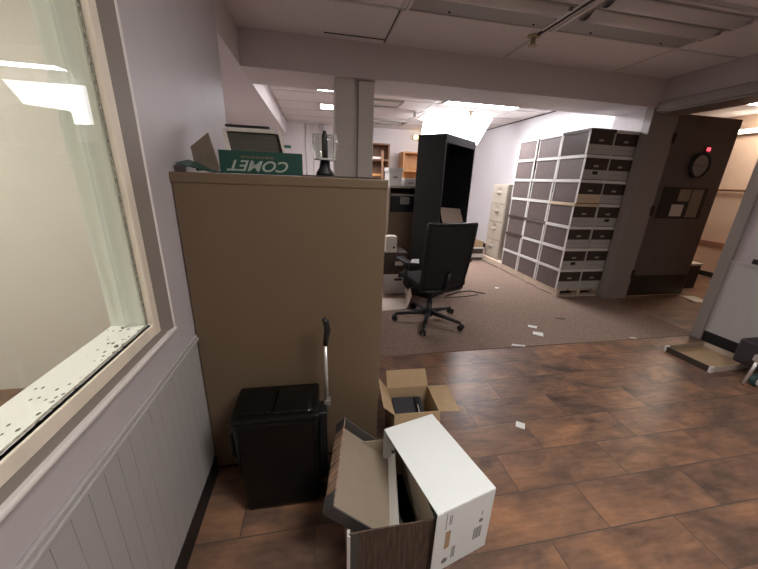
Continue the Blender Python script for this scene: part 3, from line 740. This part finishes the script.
sprinkler(1.66, 5.74, 'white sprinkler head in the far room left of the lit lens', M['white_metal'], 1.6)
sprinkler(2.53, 5.45, 'white sprinkler head between the two brightest ceiling lights', M['sprink'], 1.1)
tag(MB().tube([(.9, 6.9, 2.465), (1.05, 6.95, 2.38), (1.25, 7.0, 2.36), (1.5, 7.05, 2.40), (1.62, 7.1, 2.465)], .006, 6).build('cable', M['copier']), 'thin cable sagging from the far ceiling near the vents', 'cable')

# ------------------------------------------------------------------ door things
t = thing('wall_clock', 'round black rimmed clock-like disc on the dark open door', 'clock', (4.45, 3.224, 1.65))
MB().lathe([(.145, 0), (.145, .03), (.122, .035), (.12, .02)], n=40, closed=False).xf(Matrix.Rotation(PI/2, 4, 'X')).build('rim', M['black'], t)
MB().lathe([(.12, .006), (.12, .016)], n=40).xf(Matrix.Rotation(PI/2, 4, 'X')).build('dial', M['copier'], t)
mb = MB()
mb.box(-.075, .075, -.0185, -.0165, -.018, .014).box(-.02, .02, -.0185, -.0165, .045, .07)
mb.build('marking', M['print'], t)
t = thing('indicator_light', 'small red glowing light above the round disc on the dark door', 'light', (4.50, 3.222, 1.83))
MB().lathe([(.035, 0), (.035, .012)], n=20).xf(Matrix.Rotation(PI/2, 4, 'X')).build('bezel', M['kick'], t)
MB().box(-.026, .026, -.018, -.012, -.02, .02).build('lens', M['red'], t, .004)
for x0, x1, z0, z1, m, lab in ((4.24, 4.42, 1.06, 1.20, 'cream', 'lower left pale notice on the dark open door'), (4.30, 4.47, 1.24, 1.38, 'kraft_in', 'upper left brown notice on the dark open door'), (4.49, 4.66, 1.05, 1.38, 'kraft_in', 'right hand tall brown notice on the dark open door')):
    tag(box(x0, x1, 3.2165, 3.2189, z0, z1).build('notice', M[m]), lab, 'notice')
tag(MB().tube([(6.47, 3.0, 1.40), (6.46, 3.6, 1.40), (6.46, 4.33, 1.40), (6.499, 4.36, 1.40)], .018, 8).build('handrail', M['brown_wood']), 'thin rail on the peach corridor wall beyond the open door', 'rail')
t = thing('crate', 'dark box on the corridor floor behind the open door', 'box', (5.15, 3.50, 0))
MB().box(0, .34, 0, .3, 0, .34).build('box_body', M['kick'], t, .004); MB().box(-.01, .35, -.01, .31, .34, .37).build('box_lid', M['cream'], t, .003)
tag(MB().slab((4.75, 2.95, .001), (4.95, 2.9, .001), (5.0, 3.15, .001), (4.82, 3.18, .001), .012).build('cloth', M['cream']), 'pale crumpled rag on the floor in the doorway', 'rag')
tag(box(3.628, 3.64, 1.90, 1.975, .79, .83).build('wall_plate', M['kick'], None, .003), 'small dark plate on the right wall above the wainscot line', 'plate')

t = thing('wall_lamp', 'thin lit strip lamp high on the peach corridor wall', 'lamp', (6.5, 4.05, 2.26))
MB().box(-.05, 0, -.30, .30, -.035, .035).build('housing', M['white_metal'], t, .004)
MB().box(-.066, -.051, -.28, .28, -.02, .02).build('lamp_tube', M['lamp_corr'], t, .004)
# ------------------------------------------------------------------ lid tray by right wall
t = thing('box_lid', 'upturned kraft box lid with dark side on tiles by right wall', 'lid', (3.02, 1.62, .0), math.radians(2))
MB().box(0, .46, 0, .34, 0, .005).build('lid_panel', M['kraft'], t)
r = MB().box(-.004, 0, 0, .34, 0, .05).build('side_rim', M['stack_front'], t); r['label'] = 'dark brown rim'
MB().box(.46, .464, 0, .34, 0, .05).build('side_rim', M['pink_card'], t)
MB().box(0, .46, -.004, 0, 0, .05).build('end_rim', M['pink_card'], t)
MB().box(0, .46, .34, .344, 0, .05).build('end_rim', M['kraft_in'], t)
for y in (-.006, .326): MB().box(-.008, .03, y, y+.02, 0, .052).build('corner', M['stack_white'], t, .002)

# luggage trolley at the right edge
t = thing('luggage_cart', 'black folded trolley with chrome leg at the right edge', 'cart', (3.22, 1.44, 0))
MB().tube([(-.14, .01, .012), (-.115, .01, .12), (-.09, .01, .24)], .011, 10).build('leg', M['chrome'], t)
MB().box(-.125, -.06, -.005, .03, .20, .25).build('bracket', M['chrome'], t, .006)
MB().box(.0, .32, .035, .20, .09, .29).build('body', M['plum'], t, .02, 3)
MB().tube([(-.08, .02, .25), (.3, .02, .29)], .010, 8).build('crossbar', M['black'], t)
w_ = MB().tube([(-.05, -.02, .045), (-.05, .015, .045)], .045, 20).build('wheel', M['teal'], t)
MB().tube([(-.05, -.024, .045), (-.05, -.018, .045)], .032, 20).build('hub', M['bead_white'], w_)
w_ = MB().tube([(.25, -.02, .045), (.25, .015, .045)], .045, 20).build('wheel', M['teal'], t)

# ------------------------------------------------------------------ floor litter
def scrap(pts, z, label, m='paper'):
    tag(MB().slab(*[(x, y, z) for x, y in pts], .0025).build('paper_scrap', M[m]), label, 'paper')
scrap([(1.12, 1.32), (1.16, 1.29), (1.19, 1.33), (1.15, 1.36)], .001, 'small white paper scrap alone on the wood look tiles')
scrap([(1.66, 2.21), (1.77, 2.175), (1.79, 2.195), (1.68, 2.235)], .006, 'long white strip where the carpet meets the tiles')
scrap([(2.00, 2.39), (2.07, 2.33), (2.12, 2.40), (2.04, 2.44)], .005, 'white triangle of paper on the carpet, nearest the tiles')
scrap([(2.06, 2.54), (2.12, 2.50), (2.16, 2.54), (2.08, 2.58)], .005, 'white paper scrap on the carpet behind the triangle scrap')
scrap([(2.50, 2.70), (2.58, 2.66), (2.60, 2.68), (2.52, 2.72)], .005, 'dark sliver on the carpet in front of the file boxes', 'dkbrown')
scrap([(2.91, 2.20), (2.96, 2.18), (2.98, 2.20), (2.93, 2.22)], .005, 'tiny pale scrap at the carpet edge towards the door', 'cream')
scrap([(2.36, 3.72), (2.40, 3.69), (2.44, 3.72), (2.40, 3.74)], .005, 'tiny white scrap on the carpet beside the pallet')
tag(MB().tube([(1.55, 3.45, .012), (1.75, 3.58, .012), (1.95, 3.62, .012), (2.10, 3.50, .012)], .007, 6).tube([(1.50, 3.40, .012), (1.80, 3.42, .012), (2.0, 3.48, .012)], .005, 6).build('cable', M['black']), 'black cable lying on the carpet right of the office chair', 'cable')

# table in the side room
t = thing('desk', 'ivory topped desk behind the window at the left edge', 'desk', (-1.4, .45, 0))
MB().box(-.6, .58, -.6, .42, .70, .74).build('desk_top', M['ivory'], t, .004)
for x in (-.55, .5):
    for y in (-.55, .35): MB().box(x, x+.05, y, y+.05, 0, .70).build('leg', M['white_metal'], t)

# ------------------------------------------------------------------ world and view
wd = bpy.data.worlds.new('world'); SC.world = wd; wd.use_nodes = True
wd.node_tree.nodes['Background'].inputs['Color'].default_value = (.02, .02, .022, 1)
SC.view_settings.view_transform = 'Standard'; SC.view_settings.look = 'None'
SC.view_settings.gamma = 1; SC.view_settings.use_curve_mapping = False
SC.view_settings.exposure = 0.0
